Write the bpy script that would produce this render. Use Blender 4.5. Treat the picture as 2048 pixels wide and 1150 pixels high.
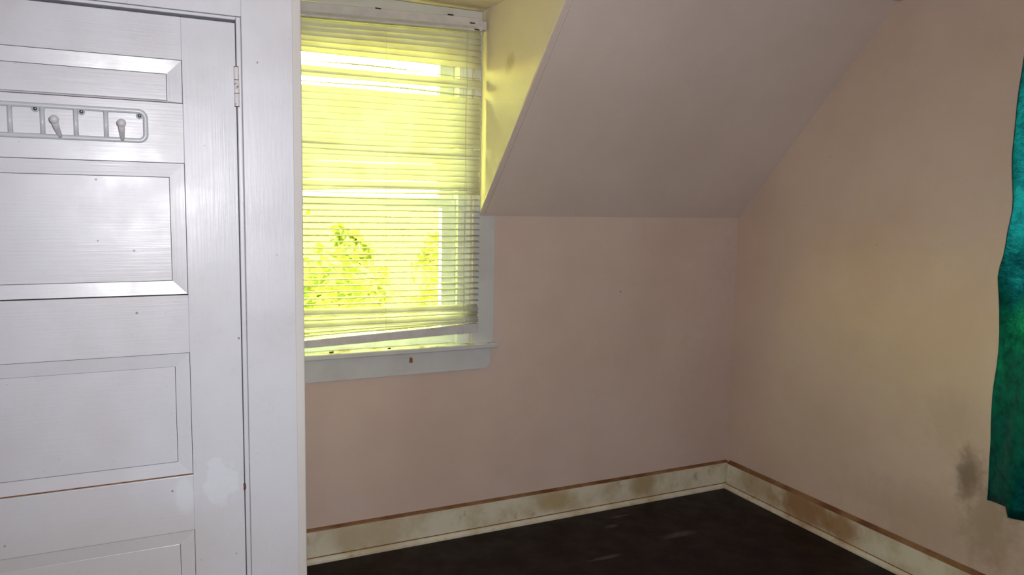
import bpy, bmesh, math, random
from mathutils import Vector, Matrix, noise as mnoise
random.seed(7)
for o in list(bpy.data.objects): bpy.data.objects.remove(o)
scn = bpy.context.scene
COL = scn.collection
R = math.radians

# ------------------------------------------------------------------ camera
yaw, pit, rol = R(26.0716), R(6.4701), R(1.1040)
fw = Vector((math.sin(yaw)*math.cos(pit), math.cos(yaw)*math.cos(pit), -math.sin(pit)))
r0 = Vector((math.cos(yaw), -math.sin(yaw), 0)); u0 = r0.cross(fw)
rt = r0*math.cos(rol)+u0*math.sin(rol); up = -r0*math.sin(rol)+u0*math.cos(rol)
CAM = Vector((-2.8025, -3.0863, 1.5))
cd = bpy.data.cameras.new('camera'); cam = bpy.data.objects.new('camera', cd); COL.objects.link(cam)
cd.sensor_width = 36; cd.lens = 1545.6/2048*36; cd.clip_start = .02; cd.clip_end = 500
m = Matrix((rt, up, -fw)).transposed().to_4x4(); m.translation = CAM; cam.matrix_world = m
scn.camera = cam

# ------------------------------------------------------------------ sky, sun, flash, exposure
w = bpy.data.worlds.new('sky'); scn.world = w; w.use_nodes = True
wn = w.node_tree; bg = wn.nodes['Background']
sky = wn.nodes.new('ShaderNodeTexSky'); sky.sky_type = 'NISHITA'; sky.sun_disc = False
sky.sun_elevation = R(48); sky.sun_rotation = R(205); sky.air_density = 1.0; sky.dust_density = 1.6; sky.ozone_density = .6
wn.links.new(sky.outputs[0], bg.inputs[0]); bg.inputs[1].default_value = 7.4
sd = bpy.data.lights.new('sun', 'SUN'); sd.energy = 40; sd.angle = R(.6); sd.color = (1, .96, .86)
so = bpy.data.objects.new('sun', sd); COL.objects.link(so)
so.rotation_euler = Vector((.38, .72, -.9)).to_track_quat('-Z', 'Y').to_euler()
fd = bpy.data.lights.new('camera_flash', 'SPOT'); fd.energy = 164; fd.spot_size = R(140); fd.spot_blend = 1.0
fd.shadow_soft_size = .012; fd.color = (1, .985, 1.0)
fo = bpy.data.objects.new('camera_flash', fd); COL.objects.link(fo)
fo.location = CAM + rt*.055 + up*.05
fo.rotation_euler = (fw + rt*.03 - up*.03).to_track_quat('-Z', 'Y').to_euler()
vs = scn.view_settings; vs.view_transform = 'Standard'; vs.look = 'None'; vs.gamma = 1; vs.use_curve_mapping = False
vs.exposure = 0.0

# ------------------------------------------------------------------ helpers
class NT:
    def __init__(s, name):
        s.m = bpy.data.materials.new(name); s.m.use_nodes = True; s.t = s.m.node_tree
        s.b = s.t.nodes['Principled BSDF']; s.out = s.t.nodes['Material Output']; s._o = None
    def n(s, ty, **k):
        x = s.t.nodes.new(ty)
        for a, v in k.items(): setattr(x, a, v)
        return x
    def l(s, a, b): s.t.links.new(a, b)
    def pos(s):
        if s._o is None: s._o = s.n('ShaderNodeNewGeometry').outputs['Position']
        return s._o
    def scaled(s, sc):
        x = s.n('ShaderNodeVectorMath', operation='MULTIPLY'); s.l(s.pos(), x.inputs[0]); x.inputs[1].default_value = sc; return x.outputs[0]
    def noise(s, scale=5, detail=4, rough=.55, sc=None, off=None):
        x = s.n('ShaderNodeTexNoise'); x.inputs['Scale'].default_value = scale; x.inputs['Detail'].default_value = detail; x.inputs['Roughness'].default_value = rough
        v = s.scaled(sc) if sc else s.pos()
        if off:
            a = s.n('ShaderNodeVectorMath', operation='ADD'); s.l(v, a.inputs[0]); a.inputs[1].default_value = off; v = a.outputs[0]
        s.l(v, x.inputs['Vector']); return x.outputs['Fac']
    def ramp(s, f, a, b, lo=0., hi=1.):
        x = s.n('ShaderNodeMapRange', interpolation_type='SMOOTHSTEP'); s.l(f, x.inputs[0])
        for i, v in enumerate((a, b, lo, hi)): x.inputs[i+1].default_value = v
        return x.outputs[0]
    def math(s, op, a, b):
        x = s.n('ShaderNodeMath', operation=op)
        for i, v in enumerate((a, b)):
            if isinstance(v, (int, float)): x.inputs[i].default_value = v
            else: s.l(v, x.inputs[i])
        return x.outputs[0]
    def mix(s, f, a, b):
        x = s.n('ShaderNodeMix', data_type='RGBA')
        if isinstance(f, (int, float)): x.inputs[0].default_value = f
        else: s.l(f, x.inputs[0])
        for i, v in ((6, a), (7, b)):
            if isinstance(v, tuple): x.inputs[i].default_value = (*v, 1)
            else: s.l(v, x.inputs[i])
        return x.outputs[2]
    def blob(s, c, r, soft=.5, wob=.6, nscale=14):
        """mask 1 inside an ellipsoid round c, ragged edge"""
        a = s.n('ShaderNodeVectorMath', operation='SUBTRACT'); s.l(s.pos(), a.inputs[0]); a.inputs[1].default_value = c
        d = s.n('ShaderNodeVectorMath', operation='DIVIDE'); s.l(a.outputs[0], d.inputs[0]); d.inputs[1].default_value = r
        L = s.n('ShaderNodeVectorMath', operation='LENGTH'); s.l(d.outputs[0], L.inputs[0])
        nz = s.math('MULTIPLY', s.math('SUBTRACT', s.noise(nscale, 5, .6), .5), wob*2)
        return s.ramp(s.math('ADD', L.outputs['Value'], nz), 1+soft, 1-soft)
    def specks(s, scale, thr, off=(0, 0, 0)):
        x = s.n('ShaderNodeTexVoronoi'); x.inputs['Scale'].default_value = scale
        a = s.n('ShaderNodeVectorMath', operation='ADD'); s.l(s.pos(), a.inputs[0]); a.inputs[1].default_value = off
        s.l(a.outputs[0], x.inputs['Vector'])
        g = s.noise(scale*1.7, 2, .5, off=(3.1, 1.7, .4))
        return s.math('MULTIPLY', s.ramp(x.outputs['Distance'], thr, thr*.55), s.ramp(g, .5, .56))
    def bump(s, h, st=.2, dist=.002):
        x = s.n('ShaderNodeBump'); x.inputs['Strength'].default_value = st; x.inputs['Distance'].default_value = dist
        s.l(h, x.inputs['Height']); s.l(x.outputs[0], s.b.inputs['Normal'])
    def fin(s, col, rough=.5, spec=.5):
        if isinstance(col, tuple): s.b.inputs['Base Color'].default_value = (*col, 1)
        else: s.l(col, s.b.inputs['Base Color'])
        if isinstance(rough, (int, float)): s.b.inputs['Roughness'].default_value = rough
        else: s.l(rough, s.b.inputs['Roughness'])
        s.b.inputs['Specular IOR Level'].default_value = spec
        return s.m

MAT = {}
def mk_wall(name, c1, c2, patches=()):
    t = NT(name)
    col = t.mix(t.ramp(t.noise(1.6, 5, .6), .35, .68), c1, c2)
    col = t.mix(t.math('MULTIPLY', t.ramp(t.noise(40, 3, .7), .55, .8), .12), col, (c1[0]*.7, c1[1]*.68, c1[2]*.66))
    col = t.mix(t.math('MULTIPLY', t.specks(9, .035), .6), col, (.2, .15, .12))
    for c, r, dc, k in patches:
        col = t.mix(t.math('MULTIPLY', t.blob(c, r, .75, 1.0, 21), k), col, dc)
    t.bump(t.noise(160, 3, .6), .12, .0015)
    return t.fin(col, .75, .25)
PK1, PK2 = (.60, .475, .415), (.55, .42, .36)
MAT['wall'] = mk_wall('pink_wall_paint', PK1, PK2)
MAT['wall_back'] = mk_wall('pink_wall_paint_back', PK1, PK2, [((-.05, 0, .4), (.25, .1, .7), (.47, .34, .29), .35)])  # darker, redder tint along the right corner
MAT['wall_right'] = mk_wall('tan_wall_paint_stained', (.575, .455, .38), (.525, .40, .325), [
    ((0, -1.31, .50), (.1, .045, .085), (.17, .12, .08), .8), ((0, -1.23, .68), (.1, .09, .12), (.38, .28, .21), .35),
    ((0, -1.40, .36), (.1, .09, .16), (.26, .18, .12), .6), ((0, -1.2, .26), (.1, .4, .12), (.40, .29, .21), .4),
    ((0, -.06, .9), (.1, .2, .8), (.55, .40, .34), .25)])  # last patch: darker, redder tint along the corner
MAT['slope'] = mk_wall('ceiling_paint', (.64, .545, .50), (.60, .50, .455))
MAT['closet'] = mk_wall('offwhite_plaster_paint', (.66, .635, .62), (.62, .585, .56))
MAT['cheek'] = mk_wall('dormer_paint_daylit', (.74, .65, .50), (.70, .60, .45), [((-1.46, -.29, 2.03), (.05, .035, .03), (.4, .3, .17), .5)])  # wall paint made paler and yellower: window daylight put into the colour

def mk_door(name, streak, tint=(.69, .705, .775), spec=.5):
    t = NT(name)
    d = (tint[0]*.93, tint[1]*.90, tint[2]*.88)
    col = t.mix(t.ramp(t.noise(2.2, 5, .6), .4, .7), tint, d)
    col = t.mix(t.math('MULTIPLY', t.ramp(t.noise(60, 3, .7), .52, .8), .15), col, (.55, .52, .50))
    col = t.mix(t.math('MULTIPLY', t.specks(13, .055), .75), col, (.12, .085, .07))
    col = t.mix(t.math('MULTIPLY', t.specks(31, .05, (4, 2, 1)), .5), col, (.2, .14, .12))
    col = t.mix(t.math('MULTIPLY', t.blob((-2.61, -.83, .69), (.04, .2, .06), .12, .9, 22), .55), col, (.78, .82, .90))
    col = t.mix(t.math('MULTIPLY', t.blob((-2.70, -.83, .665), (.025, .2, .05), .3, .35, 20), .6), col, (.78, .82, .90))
    col = t.mix(t.math('MULTIPLY', t.blob((-2.95, -.83, .50), (.5, .2, .14), .5, .5, 6), .35), col, (.58, .54, .50))
    b = t.noise(1, 4, .6, sc=streak)
    t.bump(t.math('ADD', b, t.math('MULTIPLY', t.noise(22, 3, .5), .8)), .13, .002)
    return t.fin(col, t.ramp(t.noise(9, 3, .5), .3, .7, .27, .38), spec)
MAT['door_h'] = mk_door('white_gloss_paint_brushed_across', (6, 60, 190))
MAT['door_v'] = mk_door('white_gloss_paint_brushed_down', (190, 60, 6))
MAT['casing'] = mk_door('white_gloss_paint_casing', (120, 60, 8), (.70, .715, .78), .85)

def simple(name, c, rough=.5, spec=.5, metal=0., var=.12, scale=20):
    t = NT(name); t.b.inputs['Metallic'].default_value = metal
    return t.fin(t.mix(t.ramp(t.noise(scale, 3, .6), .35, .7), c, tuple(x*(1-var) for x in c)), rough, spec)
MAT['bare'] = simple('bare_brown_wood', (.25, .11, .045), .8, .2, var=.5, scale=30)
MAT['crack'] = simple('dark_crack', (.05, .03, .025), .9, .1)
MAT['rack'] = simple('grey_white_plastic', (.62, .65, .69), .28, .5, var=.05)
MAT['peg'] = simple('peg_plastic', (.66, .64, .68), .3, .5, var=.05)
MAT['steel'] = simple('screw_steel', (.35, .35, .37), .35, .5, .9)
t = NT('painted_hinge'); MAT['hinge'] = t.fin(t.mix(t.ramp(t.noise(90, 3, .6), .58, .7), (.72, .70, .72), (.22, .12, .08)), .4, .5)
MAT['rust'] = simple('rust', (.16, .07, .045), .8, .2)

t = NT('cream_baseboard_paint')
c = t.mix(t.ramp(t.noise(5, 5, .65), .4, .65), (.66, .61, .48), (.52, .44, .30))
c = t.mix(t.math('MULTIPLY', t.ramp(t.noise(11, 5, .7, off=(5, 3, 0)), .55, .72), .7), c, (.36, .26, .12))
for cc, rr, dc, k in [((-1.05, -.02, .09), (.10, .1, .05), (.42, .30, .13), .8), ((-.55, -.02, .09), (.07, .1, .06), (.36, .26, .13), .7), ((-2.0, -.02, .08), (.12, .1, .05), (.5, .42, .27), .7),
                      ((-.02, -.55, .09), (.1, .16, .08), (.27, .13, .045), .85), ((-.02, -.78, .08), (.1, .10, .06), (.30, .16, .06), .8), ((-.02, -.25, .09), (.1, .12, .06), (.36, .25, .12), .6)]:
    c = t.mix(t.math('MULTIPLY', t.blob(cc, rr, .5, .6, 16), k), c, dc)
t.bump(t.noise(60, 4, .6), .25, .002)
MAT['base'] = t.fin(c, .5, .4)
t = NT('stained_brown_cap')
MAT['cap'] = t.fin(t.mix(t.ramp(t.noise(6, 5, .6), .35, .65), (.15, .055, .022), (.27, .15, .07)), .6, .3)
t = NT('dark_painted_floor')
c = t.mix(t.ramp(t.noise(3, 4, .6), .3, .7), (.014, .0055, .0048), (.009, .0038, .004))
sc = t.math('MULTIPLY', t.ramp(t.noise(4, 6, .75, off=(1, 0, 0)), .6, .75), t.ramp(t.noise(1, 4, .6, sc=(12, 90, 1)), .5, .75))
c = t.mix(t.math('MULTIPLY', sc, .4), c, (.07, .045, .045))
for cc, rr in [((-.85, -.2, 0), (.03, .014, .1)), ((-1.05, -.46, 0), (.07, .012, .1)), ((-.62, -.4, 0), (.08, .02, .1)), ((-.75, -.12, 0), (.05, .008, .1))]:
    c = t.mix(t.math('MULTIPLY', t.blob(cc, rr, .6, .8, 40), .45), c, (.14, .10, .10))
t.bump(t.noise(30, 4, .6), .15, .002)
MAT['floor'] = t.fin(c, t.ramp(t.noise(8, 4, .6), .3, .7, .42, .6), .2)

t = NT('window_trim_paint')
c = t.mix(t.ramp(t.noise(6, 5, .6), .4, .7), (.54, .54, .545), (.49, .475, .465))
c = t.mix(t.math('MULTIPLY', t.specks(22, .06), .6), c, (.2, .15, .12))
t.bump(t.noise(50, 3, .6), .2, .002)
MAT['trim'] = t.fin(c, .5, .4)
t = NT('sill_paint_dirty')
c = t.mix(t.ramp(t.noise(14, 5, .7), .48, .66), (.62, .61, .60), (.34, .22, .10))
MAT['silltop'] = t.fin(c, .6, .3)
MAT['sash'] = simple('sash_paint', (.74, .78, .76), .45, .4)

t = NT('vinyl_slat'); t.t.nodes.remove(t.b)
df = t.n('ShaderNodeBsdfDiffuse'); tl = t.n('ShaderNodeBsdfTranslucent'); mx = t.n('ShaderNodeMixShader'); mx.inputs[0].default_value = .55
gl = t.n('ShaderNodeBsdfGlossy'); gl.inputs['Roughness'].default_value = .4; m2 = t.n('ShaderNodeMixShader'); m2.inputs[0].default_value = .04
cc = t.mix(t.ramp(t.noise(12, 3, .6), .35, .7), (.86, .85, .78), (.80, .78, .68))
t.l(cc, df.inputs[0]); t.l(cc, tl.inputs[0])
t.l(df.outputs[0], mx.inputs[1]); t.l(tl.outputs[0], mx.inputs[2]); t.l(mx.outputs[0], m2.inputs[1]); t.l(gl.outputs[0], m2.inputs[2]); t.l(m2.outputs[0], t.out.inputs[0])
MAT['slat'] = t.m
MAT['rail'] = simple('blind_rail', (.56, .53, .54), .45, .4)
MAT['cord'] = simple('blind_cord', (.6, .58, .5), .8, .2)
def glassy(name, c, k):
    t = NT(name); t.t.nodes.remove(t.b)
    tr = t.n('ShaderNodeBsdfTransparent'); tr.inputs[0].default_value = (*c, 1)
    g = t.n('ShaderNodeBsdfGlossy'); g.inputs['Roughness'].default_value = .08
    x = t.n('ShaderNodeMixShader'); x.inputs[0].default_value = k
    t.l(tr.outputs[0], x.inputs[1]); t.l(g.outputs[0], x.inputs[2]); t.l(x.outputs[0], t.out.inputs[0]); return t.m
MAT['glass'] = glassy('window_glass', (.97, .98, .97), .04)
MAT['film'] = glassy('yellow_window_film', (1, .91, .42), .03)

t = NT('teal_satin')
c = t.mix(t.ramp(t.noise(26, 5, .7), .35, .7), (.006, .22, .20), (.003, .10, .10))
t.b.inputs['Metallic'].default_value = .95
t.bump(t.noise(55, 4, .6), .5, .004)
MAT['curtain'] = t.fin(c, .5, .4)
MAT['brass'] = simple('rod_metal', (.55, .5, .42), .35, .5, .8)

t = NT('foliage_leaves')
oi = t.n('ShaderNodeObjectInfo')
c = t.mix(t.ramp(t.noise(.9, 3, .6), .35, .65), (.09, .17, .03), (.18, .20, .065))
c = t.mix(t.ramp(t.noise(6, 3, .6), .5, .75), c, (.055, .10, .022))
t.l(c, t.b.inputs['Base Color']); t.b.inputs['Roughness'].default_value = .6
tl = t.n('ShaderNodeBsdfTranslucent'); t.l(c, tl.inputs[0]); mx = t.n('ShaderNodeMixShader'); mx.inputs[0].default_value = .35
t.l(t.b.outputs[0], mx.inputs[1]); t.l(tl.outputs[0], mx.inputs[2]); t.l(mx.outputs[0], t.out.inputs[0])
MAT['leaf'] = t.m
MAT['bark'] = simple('bark', (.16, .11, .07), .9, .1, var=.4, scale=9)
t = NT('lawn'); MAT['lawn'] = t.fin(t.mix(t.ramp(t.noise(.35, 6, .7), .35, .65), (.17, .165, .075), (.12, .14, .05)), .9, .1)

class MB:
    def __init__(s): s.v = []; s.f = []; s.sm = []
    def add(s, vs, fs, smooth=False):
        o = len(s.v); s.v += [tuple(v) for v in vs]; s.f += [tuple(i+o for i in f) for f in fs]; s.sm += [smooth]*len(fs); return s
    def box(s, x0, x1, y0, y1, z0, z1):
        return s.add([(x, y, z) for z in (z0, z1) for y in (y0, y1) for x in (x0, x1)],
                     [(0, 2, 3, 1), (4, 5, 7, 6), (0, 1, 5, 4), (2, 6, 7, 3), (0, 4, 6, 2), (1, 3, 7, 5)])
    def prism(s, poly, d):
        """closed polygon (3D points) extruded by vector d"""
        d = Vector(d); n = len(poly); a = [Vector(p) for p in poly]
        return s.add(a+[p+d for p in a], [tuple(range(n))[::-1], tuple(range(n, 2*n))]+[(i, (i+1) % n, n+(i+1) % n, n+i) for i in range(n)])
    def tube(s, pts, rad, seg=10, closed=False, flat=1.0, flatax=None):
        pts = [Vector(p) for p in pts]; n = len(pts); rs = rad if isinstance(rad, (list, tuple)) else [rad]*n
        vs = []
        for i, p in enumerate(pts):
            a = pts[i-1] if (i or closed) else p; b = pts[(i+1) % n] if (i < n-1 or closed) else p
            tg = (b-a).normalized()
            ref = Vector((0, 1, 0)) if abs(tg.y) < .9 else Vector((0, 0, 1))
            q1 = tg.cross(ref).normalized(); q2 = q1.cross(tg).normalized()
            for k in range(seg):
                an = 2*math.pi*k/seg
                vs.append(p + q1*math.cos(an)*rs[i] + q2*math.sin(an)*rs[i]*flat)
        fs = []
        for i in range(n if closed else n-1):
            j = (i+1) % n
            fs += [(i*seg+k, i*seg+(k+1) % seg, j*seg+(k+1) % seg, j*seg+k) for k in range(seg)]
        if not closed: fs += [tuple(range(seg))[::-1], tuple((n-1)*seg+k for k in range(seg))]
        return s.add(vs, fs, True)
    def build(s, name, mat, parent=None, bevel=0.):
        me = bpy.data.meshes.new(name); me.from_pydata(s.v, [], s.f); me.validate()
        bm = bmesh.new(); bm.from_mesh(me); bmesh.ops.recalc_face_normals(bm, faces=bm.faces[:]); bm.to_mesh(me); bm.free()
        for p, k in zip(me.polygons, s.sm): p.use_smooth = k
        me.materials.append(MAT[mat] if isinstance(mat, str) else mat)
        o = bpy.data.objects.new(name, me); COL.objects.link(o)
        if bevel:
            b = o.modifiers.new('bevel', 'BEVEL'); b.width = bevel; b.segments = 2; b.limit_method = 'ANGLE'
        if parent is not None:
            o.parent = parent; o.matrix_parent_inverse = Matrix.Translation(-parent.location)
        return o
def tag(o, label=None, cat=None, group=None, kind=None):
    for k, v in (('label', label), ('category', cat), ('group', group), ('kind', kind)):
        if v: o[k] = v
    return o
def empty(name, loc=(0, 0, 0)):
    o = bpy.data.objects.new(name, None); COL.objects.link(o); o.location = loc; o.empty_display_size = .1; return o

# ------------------------------------------------------------------ room shell
XL, YB, ZC, ZD = -3.95, -4.3, 2.325, 2.28          # left wall, wall behind the camera, ceiling, dormer ceiling
YD, XP = -.83, -2.365                              # closet front face, closet corner
XC = -1.462                                        # dormer side wall
SA, ZK = R(46.25), 1.428                           # slope angle, knee wall height
YT = -(ZC-ZK)/math.tan(SA)                         # where the slope meets the flat ceiling
WX0, WX1, WZ0, WZ1 = -2.36, -1.50, .872, 2.235     # window opening
S = 'structure'
tag(MB().box(XL-.1, .12, YB-.1, .12, -.12, 0).build('floor', 'floor'), 'dark brown painted wood floor with pale scuffs', 'floor', kind=S)
tag(MB().box(XL-.1, .12, YB-.1, .12, ZC, ZC+.1).build('ceiling', 'slope'), 'flat ceiling above the sloped part', 'ceiling', kind=S)
b = MB().box(XL-.1, .12, 0, .12, -.1, WZ0).box(WX1, .12, 0, .12, WZ0, ZC).box(XL-.1, WX0, 0, .12, WZ0, ZC).box(WX0, WX1, 0, .12, WZ1, ZC)
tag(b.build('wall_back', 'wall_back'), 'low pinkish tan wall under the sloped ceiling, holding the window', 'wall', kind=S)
RW = (-1.68, -2.52, .85, 1.95)                     # curtained window in the right wall
b = MB().box(0, .12, RW[0], 0, -.1, ZC).box(0, .12, YB-.1, RW[1], -.1, ZC).box(0, .12, RW[1], RW[0], -.1, RW[2]).box(0, .12, RW[1], RW[0], RW[3], ZC)
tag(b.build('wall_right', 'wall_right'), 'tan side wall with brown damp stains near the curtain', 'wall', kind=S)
tag(MB().box(XL-.1, XL, YB-.1, 0, -.1, ZC).build('wall_left', 'wall'), 'pink wall at the far left beyond the closet door', 'wall', kind=S)
tag(MB().box(XL, 0, YB-.1, YB, -.1, ZC).build('wall_rear', 'wall'), 'pink wall behind the viewer', 'wall', kind=S)
# slope slab, right of the dormer
nrm = Vector((0, math.sin(SA), math.cos(SA)))
A0, A1 = Vector((0, 0, ZK)), Vector((0, YT, ZC))
def yz(x, y, z): return (x, y, z)
tag(MB().prism([(-1.434, 0, ZK), (-1.434, YT, ZC), (-1.434, YT+.14, ZC), (-1.434, 0, ZK+.14)], (1.434, 0, 0)).build('ceiling_slope', 'slope'),
    'sloped attic ceiling running down to the low wall', 'ceiling', kind=S)
# dormer side wall with the narrow corner strip along the slope
ck = empty('wall_dormer', (XC, 0, ZK)); tag(ck, 'triangular side wall of the window dormer, daylight yellow put into its colour', 'wall', kind=S)
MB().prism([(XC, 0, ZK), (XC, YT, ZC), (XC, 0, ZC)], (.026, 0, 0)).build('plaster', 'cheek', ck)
e = .0035; o_ = -nrm*e
def sl(x, s_, off=0.): return Vector((x, -s_*math.cos(SA), ZK+s_*math.sin(SA))) - nrm*off
LS = (ZC-ZK)/math.sin(SA)
MB().prism([sl(XC-.0005, .0, 0), sl(XC-.0005, LS, 0), sl(XC-.0005, LS, e), sl(XC-.0005, .0, e)], (.022, 0, 0)).build('corner_strip', 'slope', ck, .0012)
# lining paper strip on the dormer side wall, next to the slope edge
def cs(s_, d): return Vector((XC, -s_*math.cos(SA)+d*math.sin(SA), ZK+s_*math.sin(SA)+d*math.cos(SA)))
ed = []
for i in range(15):
    s_ = .60 + (LS-.66)*i/14
    ed.append(cs(s_, .075 + .006*mnoise.noise(Vector((i*.6, 0, 3))) + (.012 if i == 0 else 0)))
poly = [cs(.60, .002), cs(LS-.06, .002)] + ed[::-1]
MB().prism(poly, (-.0018, 0, 0)).build('paper_strip', 'cheek', ck)
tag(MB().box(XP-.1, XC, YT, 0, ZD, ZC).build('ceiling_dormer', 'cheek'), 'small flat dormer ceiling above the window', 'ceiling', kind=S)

# closet: front wall with the door opening, return wall behind it
DX0, DX1, DZ = -3.343, -2.5425, 1.960
b = MB().box(-2.529, XP, YD+.012, YD+.11, 0, ZC).box(DX0-.014, -2.529, YD+.012, YD+.11, DZ+.014, ZC).box(XL, DX0-.014, YD+.012, YD+.11, 0, ZC)
tag(b.build('wall_closet', 'closet', None, .004), 'off-white plastered closet corner beside the white door casing', 'wall', kind=S)
tag(MB().box(XP-.1, XP, YD+.11, 0, 0, ZC).build('wall_closet_side', 'wall'), 'closet side wall running back to the window', 'wall', kind=S)

# door casing
tr = empty('trim_1', (-2.46, YD, 0)); tag(tr, 'white painted door casing between the closet door and the corner', 'casing', kind=S)
MB().box(-2.5265, -2.391, YD, YD+.013, 0, 2.12).build('side_board', 'casing', tr, .002)
MB().box(DX0-.15, -2.5265, YD, YD+.013, DZ+.016, 2.12).build('head_board', 'casing', tr, .002)
MB().box(DX0-.15, DX0-.016, YD, YD+.013, 0, DZ+.016).build('side_board', 'casing', tr, .002)
MB().box(-2.540, -2.528, YD+.001, YD+.09, 0, DZ+.0145).build('jamb', 'casing', tr, .0025)
MB().box(DX0-.014, -2.5405, YD+.001, YD+.09, DZ+.006, DZ+.0145).build('head_jamb', 'casing', tr, .0025)
MB().box(DX0-.014, DX0-.003, YD+.001, YD+.09, 0, DZ+.005).build('jamb', 'casing', tr, .0025)
MB().box(DX0-.014, -2.5405, YD+.045, YD+.06, DZ-.03, DZ+.006).build('gap_backing', 'crack', tr)  # strip behind the gap over the door, its shade put into the dark colour

# ------------------------------------------------------------------ door
dr = empty('door_1', (-2.94, YD, 0)); tag(dr, 'white gloss panelled closet door with a peg rack', 'door', kind=S)
FY, BY = YD+.002, YD+.036
PX0, PX1 = DX0+.1345, -2.677
PZ = [(1.736, 1.848), (1.226, 1.580), (.720, 1.067), (.225, .560)]
MB().box(DX0, PX0, FY, BY, .012, DZ-.002).build('stile', 'door_v', dr, .0015)
MB().box(PX1, DX1, FY, BY, .012, DZ-.002).build('stile', 'door_v', dr, .0015)
zz = [DZ-.002] + [z for p in PZ for z in p[::-1]] + [.012]
for i in range(5): MB().box(PX0, PX1, FY+.0003, BY, zz[2*i+1], zz[2*i]).build('rail', 'door_h', dr, .0012)
for i, (z0, z1) in enumerate(PZ):
    x0, x1 = PX0, PX1; g = .0012; wd = .036
    gb = [.0016, .0032, .0042, .003][i]          # the joint at the bottom has opened
    ox0, ox1, oz0, oz1 = x0+g, x1-g, z0+gb, z1-g
    ix0, ix1, iz0, iz1 = ox0+wd, ox1-wd, oz0+(wd if i else .004), oz1-wd
    ya, yb, yc = FY+.0026, FY+.0062, FY+.0085
    sides = [((ox0, oz1), (ox1, oz1), (ix1, iz1), (ix0, iz1)), ((ox1, oz0), (ox0, oz0), (ix0, iz0), (ix1, iz0)),
             ((ox1, oz1), (ox1, oz0), (ix1, iz0), (ix1, iz1)), ((ox0, oz0), (ox0, oz1), (ix0, iz1), (ix0, iz0))]
    for k, q in enumerate(sides):
        v = [(q[0][0], ya, q[0][1]), (q[1][0], ya, q[1][1]), (q[2][0], yb, q[2][1]), (q[3][0], yb, q[3][1])]
        v2 = [(a, BY-.006, c) for a, _, c in v]
        MB().add(v+v2, [(0, 1, 2, 3), (7, 6, 5, 4), (0, 4, 5, 1), (1, 5, 6, 2), (2, 6, 7, 3), (3, 7, 4, 0)]).build('moulding', 'door_h' if k < 2 else 'door_v', dr)
    MB().box(ix0+.001, ix1-.001, yc-.001, BY-.008, iz0+.001, iz1-.001).build('panel', 'door_h', dr, .001)
    tag(MB().box(x0, x1, FY+.006, BY-.001, z0, z0+gb).build('open_joint', 'bare' if i in (2, 3) else 'crack', dr), 'brown gap along the bottom of the panel')
    tag(MB().box(x0+.002, x1-.002, BY-.0075, BY-.001, z0+.004, z1-.002).build('panel_back', 'crack', dr), 'dark back of the panel')
for hz in (1.738, .26):
    hg = MB().box(DX1-.004, DX1+.0005, FY-.001, FY+.03, hz+.002, hz+.102).build('hinge', 'hinge', dr)
    for k, (a, c) in enumerate(((0, .033), (.0345, .069), (.0705, .104))):
        MB().tube([(DX1+.001, YD-.003, hz+a), (DX1+.001, YD-.003, hz+c)], .0072, 12).build('knuckle', 'hinge', hg, .0008)
    for a in (.0, .0337, .0697, .104):
        MB().tube([(DX1+.001, YD-.003, hz+a-.0016), (DX1+.001, YD-.003, hz+a+.0016)], .0066, 10).build('rust_ring', 'rust', hg)
MB().tube([(-2.5415, YD+.004, .658), (-2.5415, YD-.0035, .663), (-2.5415, YD-.004, .668), (-2.5415, YD+.004, .674)], .0035, 8).build('nail_stub', 'rust', dr)

# ------------------------------------------------------------------ peg rack on the door
rk = empty('peg_rack', (-3.02, FY, 1.63)); tag(rk, 'pale grey plastic peg rack screwed to the closet door', 'coat rack')
ry = FY-.006; xr, xl, zt, zb, rr = -2.768, -3.285, 1.7085, 1.634, .017
pts = []
for cx, cz, a0 in ((xr-rr, zt-rr, 0), (xl+rr, zt-rr, 90), (xl+rr, zb+rr, 180), (xr-rr, zb+rr, 270)):
    for k in range(7):
        a = R(a0+15*k); pts.append((cx+rr*math.cos(a), ry, cz+rr*math.sin(a)))
MB().tube(pts, .0062, 10, True).build('frame', 'rack', rk)
for x in (-2.859, -2.926, -2.998, -3.066, -3.185):
    MB().tube([(x, ry, zb), (x, ry, zt)], .0056, 10).build('bar', 'rack', rk)
for x, lx in ((-2.823, .0), (-2.961, -.006), (-3.135, -.006), (-3.235, .0)):
    P = [(x, ry, zb), (x+lx*.2, ry-.012, zb+.006), (x+lx*.7, ry-.045, zb+.020), (x+lx, ry-.066, zb+.034)]
    pg = MB().tube(P, [.0050, .0055, .0068, .0078], 12).build('peg', 'peg', rk)
    c0 = Vector(P[-1]) + Vector((lx*.1, -.004, .003)); bb = bmesh.new(); bmesh.ops.create_uvsphere(bb, u_segments=18, v_segments=12, radius=.0105)
    k = MB(); k.add([c0+v.co for v in bb.verts], [tuple(v.index for v in f.verts) for f in bb.faces], True); bb.free(); k.build('ball', 'peg', pg)
for x, z in ((-3.012, 1.700), (-2.913, 1.699), (-2.7815, 1.6975)):
    tb = MB().tube([(x, FY-.0002, z), (x, ry-.002, z)], .0085, 14).build('screw_tab', 'rack', rk)
    MB().tube([(x, ry-.0015, z), (x, ry-.0035, z)], .0048, 12).build('screw', 'steel', tb)

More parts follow.
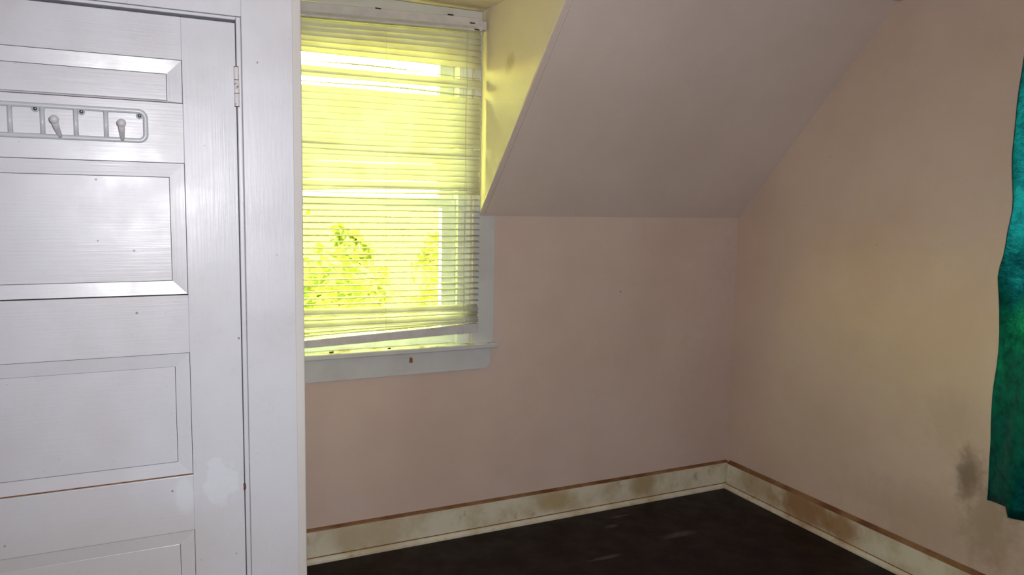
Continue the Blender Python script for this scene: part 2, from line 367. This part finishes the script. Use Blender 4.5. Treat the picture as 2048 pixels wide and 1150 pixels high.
# ------------------------------------------------------------------ baseboards
def baseboard(name, label, p0, p1, inward, capz, h=.134):
    """p0->p1 along the wall, inward = unit vector into the room"""
    p0, p1, n = Vector(p0), Vector(p1), Vector(inward); d = p1-p0
    root = empty(name, p0); tag(root, label, 'baseboard', kind=S)
    z = Vector((0, 0, 1))
    MB().prism([p0, p0+n*.019, p0+n*.019+z*h, p0+z*h], d).build('board', 'base', root, .0015)
    MB().prism([p0+z*h, p0+n*.020+z*h, p0+n*.018+z*(h+capz*.5), p0+n*.004+z*(h+capz), p0+z*(h+capz)], d).build('cap', 'cap', root)
    prof = [p0+n*.019]+[p0+n*(.019+.014*math.cos(R(a)))+z*(.004+.018*math.sin(R(a))) for a in (-13, 15, 40, 65, 90)]
    MB().prism(prof, d).build('shoe_moulding', 'base', root)
    MB().prism([p0+n*.019+z*.021, p0+n*.0198+z*.021, p0+n*.0198+z*.0255, p0+n*.019+z*.0255], d).build('dark_joint', 'bare', root)  # brown strip drawn as the groove above the shoe moulding
baseboard('baseboard_back', 'stained cream baseboard below the window wall', (XP, 0, 0), (-.0, 0, 0), (0, -1, 0), .009)
baseboard('baseboard_right', 'brown stained cream baseboard along the right wall', (0, -.034, 0), (0, YB, 0), (-1, 0, 0), .016)

# ------------------------------------------------------------------ window
wi = empty('window_1', (-1.93, .05, WZ0)); tag(wi, 'white sash window behind the yellowed blind', 'window', kind=S)
cs_ = MB().box(WX1+.008, -1.391, -.018, 0, WZ0, ZK+.002).box(WX1+.008, XC-.001, -.018, 0, ZK+.002, ZD-.03)
cs_.build('side_casing', 'trim', wi)
MB().box(XP+.001, XC-.001, -.020, 0, WZ1-.002, ZD-.001).build('head_casing', 'trim', wi, .002)
MB().box(XP+.001, -1.378, -.050, .10, .852, WZ0).build('sill', 'trim', wi, .004)
MB().box(XP+.003, -1.392, -.047, .03, WZ0, WZ0+.0012).build('dirt_film', 'silltop', wi)
ap = MB().prism([(XP+.001, -.018, .756), (-1.42, -.018, .756), (-1.403, -.018, .775), (-1.400, -.018, .852), (XP+.001, -.018, .852)], (0, .018, 0)).build('apron', 'trim', wi, .0015)
MB().prism([(-1.778, -.0185, .808), (-1.762, -.0185, .808), (-1.763, -.0185, .826), (-1.770, -.0185, .832), (-1.776, -.0185, .828)], (0, .003, 0)).build('bare_chip', 'bare', ap)
MB().box(-1.556, WX1, -.0, .10, WZ0+.001, WZ1).build('jamb', 'sash', wi)
MB().box(WX0, -2.345, -.0, .10, WZ0+.001, WZ1).build('jamb', 'sash', wi)
MB().box(-2.345, -1.556, -.0, .10, WZ1-.015, WZ1).build('head_jamb', 'sash', wi)
def sash(y0, y1, z0, z1, rb, rt_, gap):
    s = MB().box(-1.618, -1.557, y0, y1, z0, z1).build('sash_stile', 'sash', wi)
    MB().box(-2.344, -2.262, y0, y1, z0, z1).build('sash_stile', 'sash', wi)
    MB().box(-2.262, -1.618, y0, y1, z0, z0+rb).build('sash_rail', 'sash', wi)
    MB().box(-2.262, -1.618, y0, y1, z1-rt_, z1).build('sash_rail', 'sash', wi)
    ym = (y0+y1)/2
    MB().box(-2.262, -1.618, ym-.0015, ym+.0015, z0+rb, z1-rt_).build('pane', 'glass', wi)
    tag(MB().box(-2.262, -1.618-gap, ym-.004, ym-.0022, z0+rb, z1-rt_).build('pane_film', 'film', wi), 'yellow tinted film over the pane')
sash(.030, .062, WZ0+.002, 1.500, .062, .040, .009)
sash(.066, .098, 1.462, WZ1-.016, .040, .110, .0)

# ------------------------------------------------------------------ mini blind
bl = empty('mini_blind', (-1.92, -.06, .9)); tag(bl, 'yellowed vinyl mini blind with bent slats over the window', 'window blind')
BX0, BX1, BYc = -2.352, -1.484, -.056
def zl(x, a, b_): return a+(b_-a)*(x-BX0)/(BX1-BX0)
# headrail, slightly out of level
def bar(x0, x1, y0, y1, za0, za1, zb0, zb1):
    return MB().add([(x0, y0, za0), (x0, y1, za0), (x0, y1, za1), (x0, y0, za1), (x1, y0, zb0), (x1, y1, zb0), (x1, y1, zb1), (x1, y0, zb1)],
                    [(3, 2, 1, 0), (4, 5, 6, 7), (0, 1, 5, 4), (1, 2, 6, 5), (2, 3, 7, 6), (3, 0, 4, 7)])
hr = bar(BX0, BX1-.006, -.082, -.034, 2.158, 2.212, 2.186, 2.238).build('headrail', 'rail', bl, .003)
bar(BX0, BX1-.004, -.086, -.082, 2.166, 2.176, 2.194, 2.204).build('valance_lip', 'slat', hr)
MB().box(BX1-.03, BX1+.012, -.084, -.02, 2.192, 2.226).build('end_bracket', 'rail', bl, .002)
for x, z in ((-1.93, 2.224), (-1.63, 2.236), (-1.535, 2.214), (-1.515, 2.19)):
    MB().box(x-.011, x+.011, -.0835, -.075, z-.003, z+.002).build('slot', 'crack', hr)
SW = .0300
def slat(za, zb, tilt, sag=.0, seed=0, bend=None, width=SW):
    n, mcs = 16, 5; v = []; f = []
    for i in range(n+1):
        u = i/n; x = BX0+(BX1-BX0)*u
        z = zl(x, za, zb) + sag*math.sin(math.pi*u) + .0016*mnoise.noise(Vector((u*4, seed*1.7, .3)))
        t_ = tilt + 7*mnoise.noise(Vector((u*3, seed*2.3, 5.1)))
        if bend: z += bend[1]*math.exp(-((u-bend[0])/bend[2])**2); t_ += bend[3]*math.exp(-((u-bend[0])/bend[2])**2)
        a = R(t_)
        for k in range(mcs):
            w_ = (k/(mcs-1)-.5)*width; c_ = .0022*(1-(2*k/(mcs-1)-1)**2)
            # room edge (w<0) hangs down when tilt > 0
            v.append((x, BYc + w_*math.cos(a) - c_*math.sin(a), z + w_*math.sin(a) + c_*math.cos(a)))
    for i in range(n):
        for k in range(mcs-1): f.append((i*mcs+k, i*mcs+k+1, (i+1)*mcs+k+1, (i+1)*mcs+k))
    o = MB().add(v, f, True).build('slat', 'slat', bl)
    md = o.modifiers.new('thick', 'SOLIDIFY'); md.thickness = .0006
    return o
rows = []
for i, z in enumerate((2.143, 2.125, 2.108, 2.090, 2.070, 2.051)): rows.append((z, z+.028-.006*i, 62, 0, None))
rows.append((2.000, 1.997, 8, 0, (.45, .012, .3, 10)))
rows += [(1.977, 1.979, 66, 0, None), (1.962, 1.964, 62, 0, None), (1.931, 1.925, 12, 0, (.6, .008, .3, 8))]
z = 1.905
for i in range(8): rows.append((z-.0245*i, z-.0240*i, 70, 0, None))
rows += [(1.712, 1.722, 58, -.004, None), (1.700, 1.690, 76, -.004, None)]
for i in range(6): rows.append((1.674-.0243*i, 1.676-.0240*i, 68-2*i, .003*math.sin(i*2.1), None))
rows += [(1.536, 1.541, 34, .004, (.1, -.006, .25, 20)), (1.517, 1.519, 5, -.002, (.95, .006, .3, 20))]
for i in range(18): rows.append((1.497-.0245*i, 1.497-.0252*i, 9-.2*i, 0, None))
rows += [(1.052, 1.040, 46, 0, None), (1.046, 1.034, 50, 0, None), (1.022, 1.014, 12, 0, None), (.999, .997, 44, 0, None), (.993, .992, 50, 0, None), (.968, .984, 16, 0, None), (.952, .978, 8, 0, None)]
for i, (a, b_, t_, sg, bd) in enumerate(rows): slat(a, b_, t_, sg, i, bd)
br = bar(BX0, BX1, -.071, -.042, .908, .934, .933, .969).build('bottom_rail', 'rail', bl, .003)
bar(BX0, BX1, -.0725, -.0715, .906, .914, .931, .938).build('rail_edge', 'rail', br)
for x in (-2.24, -1.895, -1.555):
    for y in (BYc-.0145, BYc+.0145):
        MB().tube([(x, y, zl(x, 2.16, 2.188)), (x, y, zl(x, .93, .945))], .0005, 5).build('ladder_cord', 'cord', bl)
cpts = [(-1.559+.003*math.sin(i*.7), -.090+.001*i/10, 2.19-1.2*i/20) for i in range(21)]
lc = MB().tube(cpts, .0009, 6).build('pull_cord', 'cord', bl)
P = cpts[-1]
tag(MB().tube([(P[0], P[1], P[2]+.012), (P[0], P[1], P[2]+.004), (P[0], P[1], P[2]-.004), (P[0], P[1], P[2]-.010)], [.002, .0065, .0075, .003], 10).build('cord_knot', 'cord', lc), 'grey cord knot')
MB().tube([(P[0], P[1], P[2]-.01), (P[0]-.004, P[1], P[2]-.05), (P[0]-.006, P[1], .93)], .0009, 6).build('cord_tail', 'cord', lc)

# ------------------------------------------------------------------ crumbs on the sill, nail in the wall
for x, y, s_, lab in ((-2.105, -.02, .006, 'dark brown crumb on the window sill near the closet corner'), (-1.865, -.02, .005, 'tan brown crumb on the window sill below the raised blind')):
    bb = bmesh.new(); bmesh.ops.create_icosphere(bb, subdivisions=2, radius=1)
    k = MB(); k.add([(x+v.co.x*s_*1.7*(1+.3*mnoise.noise(v.co*2)), y+v.co.y*s_, WZ0+.0012+s_*.55*(1+v.co.z)*(1+.25*mnoise.noise(v.co*3+Vector((1, 2, 3))))) for v in bb.verts], [tuple(v.index for v in f.verts) for f in bb.faces], True); bb.free()
    tag(k.build('paint_crumb', 'rust'), lab, 'debris', 'crumbs on the window sill')
nl = MB().tube([(-.714, .004, 1.072), (-.714, -.004, 1.072)], .0016, 8).tube([(-.714, -.004, 1.072), (-.714, -.0055, 1.072)], .0035, 10).build('nail', 'steel')
tag(nl, 'small nail head in the pink wall right of the window', 'nail')

# ------------------------------------------------------------------ right window, rod and curtain
w2 = empty('window_2', (.05, -2.1, RW[2])); tag(w2, 'window hidden behind the teal curtain', 'window', kind=S)
for (a, c, d, e_) in ((RW[1], RW[1]+.06, RW[2], RW[3]), (RW[0]-.06, RW[0], RW[2], RW[3]), (RW[1]+.06, RW[0]-.06, RW[2], RW[2]+.07), (RW[1]+.06, RW[0]-.06, RW[3]-.07, RW[3]), (RW[1]+.06, RW[0]-.06, 1.38, 1.42)):
    MB().box(.03, .07, a, c, d, e_).build('sash_bar', 'sash', w2)
MB().box(.048, .052, RW[1]+.06, RW[0]-.06, RW[2]+.07, RW[3]-.07).build('pane', 'glass', w2)
for a, c in ((RW[1]-.08, RW[1]), (RW[0], RW[0]+.08)): MB().box(-.016, 0, a, c, RW[2]-.02, RW[3]+.08).build('casing', 'trim', w2, .002)
MB().box(-.016, 0, RW[1], RW[0], RW[3], RW[3]+.08).build('casing', 'trim', w2, .002)
MB().box(-.035, .03, RW[1]-.09, RW[0]+.09, RW[2]-.025, RW[2]).build('sill', 'trim', w2, .002)
rd = empty('curtain_rod', (-.075, -2.1, 2.17)); tag(rd, 'thin metal curtain rod above the hidden window', 'curtain rod')
MB().tube([(-.075, -1.47, 2.17), (-.075, -2.86, 2.17)], .008, 12).build('rod', 'brass', rd)
for y in (-1.50, -2.82): MB().tube([(0, y, 2.17), (-.075, y, 2.17)], .006, 8).build('bracket', 'brass', rd)
nu, nv = 150, 44; v = []; f = []
LEN = 1.40
prof = [(0, 0), (.115, .60), (.175, .32), (.22, .20), (.26, .5), (.30, .1)]
prof2 = [(0, 1.0), (.12, .0), (.17, .5), (.24, .1), (.30, .1)]
def fold(u, pr):
    if u < .3:
        for (a, p), (c, q) in zip(pr, pr[1:]):
            if a <= u <= c:
                k = (u-a)/(c-a); k = .5*k+.5*k*k*(3-2*k); return p+(q-p)*k
    return .1+.45*(1-math.cos((u-.3)*2*math.pi/.165))*.9
edgepts = [(0.446, 0.004), (0.632, 0.01), (0.816, 0.017), (1.11, 0.008), (1.254, 0.006), (1.378, -0.019), (1.498, -0.032), (1.702, -0.012), (1.869, -0.009), (2.017, -0.016), (2.20, -.06)]
def edge(z):
    for (a, p), (c, q) in zip(edgepts, edgepts[1:]):
        if z <= c:
            k = min(1, max(0, (z-a)/(c-a))); return p+(q-p)*k*k*(3-2*k)
    return edgepts[-1][1]
for j in range(nv+1):
    zf = j/nv
    for i in range(nu+1):
        u = LEN*(i/nu)**1.25
        z0 = .446 + .020*min(1, u/.1) - .034*min(1, max(0, (u-.10)/.012)) + .004*math.sin(u*9)
        z = z0+(2.1605-z0)*zf
        A = .050*(1-zf)**1.1 + .050
        tt = min(1, max(0, (z-.95)/.5)); tt = tt*tt*(3-2*tt)
        y = -1.418 - u + edge(z)*math.exp(-u/.25) 
        uc = .115+max(0, z-.45)*.22; us = u*.115/uc if u < uc else .115+(u-uc)
        x = -.040 - A*(fold(us, prof)*min(1.8, uc/.115)*(1-tt)+fold(u, prof2)*tt) - .006*mnoise.noise(Vector((u*7, z*3, 1))) - .004*mnoise.noise(Vector((u*24, z*9, 2)))
        v.append((x, y, z))
for j in range(nv):
    for i in range(nu): f.append((j*(nu+1)+i, j*(nu+1)+i+1, (j+1)*(nu+1)+i+1, (j+1)*(nu+1)+i))
cu = MB().add(v, f, True).build('curtain', 'curtain'); md = cu.modifiers.new('thick', 'SOLIDIFY'); md.thickness = .0015
tag(cu, 'teal satin curtain hanging in folds at the right wall', 'curtain')

# ------------------------------------------------------------------ outdoors
def ground():
    k = MB(); k.add([(-1500, .6, -2.9), (1500, .6, -2.9), (1500, 3000, -2.9), (-1500, 3000, -2.9)], [(0, 1, 2, 3)])
    return k
tag(ground().build('ground', 'lawn'), 'sunlit lawn outside the window', 'lawn', kind=S)
def tree(x, y, ztop, rx, rz, n, label, seed, ls=.11):
    rng = random.Random(seed)
    root = empty('garden_tree', (x, y, -2.9)); tag(root, label, 'tree', 'trees outside the window')
    zc = ztop-rz
    b = MB()
    b.tube([(x, y, -2.9), (x+.08, y, -1.5), (x-.05, y+.05, zc)], [.16, .12, .06], 8)
    for k in range(7):
        a = k*2.4; b.tube([(x, y, zc-rz*.5), (x+math.cos(a)*rx*.35, y+math.sin(a)*rx*.35, zc), (x+math.cos(a)*rx*.75, y+math.sin(a)*rx*.75, zc+rz*.3)], [.05, .035, .01], 5)
    b.build('trunk', 'bark', root)
    v = []; f = []
    lumps = [(rng.gauss(0, .5), rng.gauss(0, .5), rng.gauss(0, .45), rng.uniform(.3, .55)) for _ in range(16)]
    for k in range(n):
        L = rng.choice(lumps); d = Vector((rng.gauss(0, 1), rng.gauss(0, 1), rng.gauss(0, 1))).normalized()*L[3]*rng.uniform(.7, 1.05)
        p = Vector((L[0]+d.x, L[1]+d.y, L[2]+d.z))
        if p.length > 1.15: p = p.normalized()*1.15
        c = Vector((x+p.x*rx, y+p.y*rx, zc+p.z*rz*.87))
        n1 = Vector((rng.gauss(0, 1), rng.gauss(0, 1), rng.gauss(0, .6))).normalized(); n2 = n1.cross(Vector((rng.gauss(0, 1), rng.gauss(0, 1), rng.gauss(0, 1)))).normalized()
        s_ = ls*rng.uniform(.6, 1.3); o = len(v)
        v += [c-n1*s_, c+n2*s_*.45, c+n1*s_, c-n2*s_*.45]; f.append((o, o+1, o+2, o+3))
    MB().add(v, f).build('foliage', 'leaf', root)['kind'] = 'stuff'
for a in [(-1.9, 5.6, 1.45, 1.25, 1.4, 2400, 'leafy green tree nearest the left part of the window', 1, .10), (1.55, 7.4, 1.2, 1.4, 1.6, 2600, 'pale green tree seen through the middle of the blind', 2, .10),
          (5.2, 8.5, 1.5, 1.8, 1.9, 2600, 'pale green tree hidden behind the right window frame', 3, .11), (-5.6, 8.0, 1.6, 1.8, 1.9, 2400, 'garden tree to the left outside, behind the closet', 4, .11),
          (-.6, 12.5, 1.5, 2.2, 2.0, 2600, 'farther tree behind the two nearest garden trees', 5, .14), (6.4, 15, 1.8, 2.6, 2.2, 2600, 'farther tree on the right of the garden', 6, .15)]:
    tree(*a)
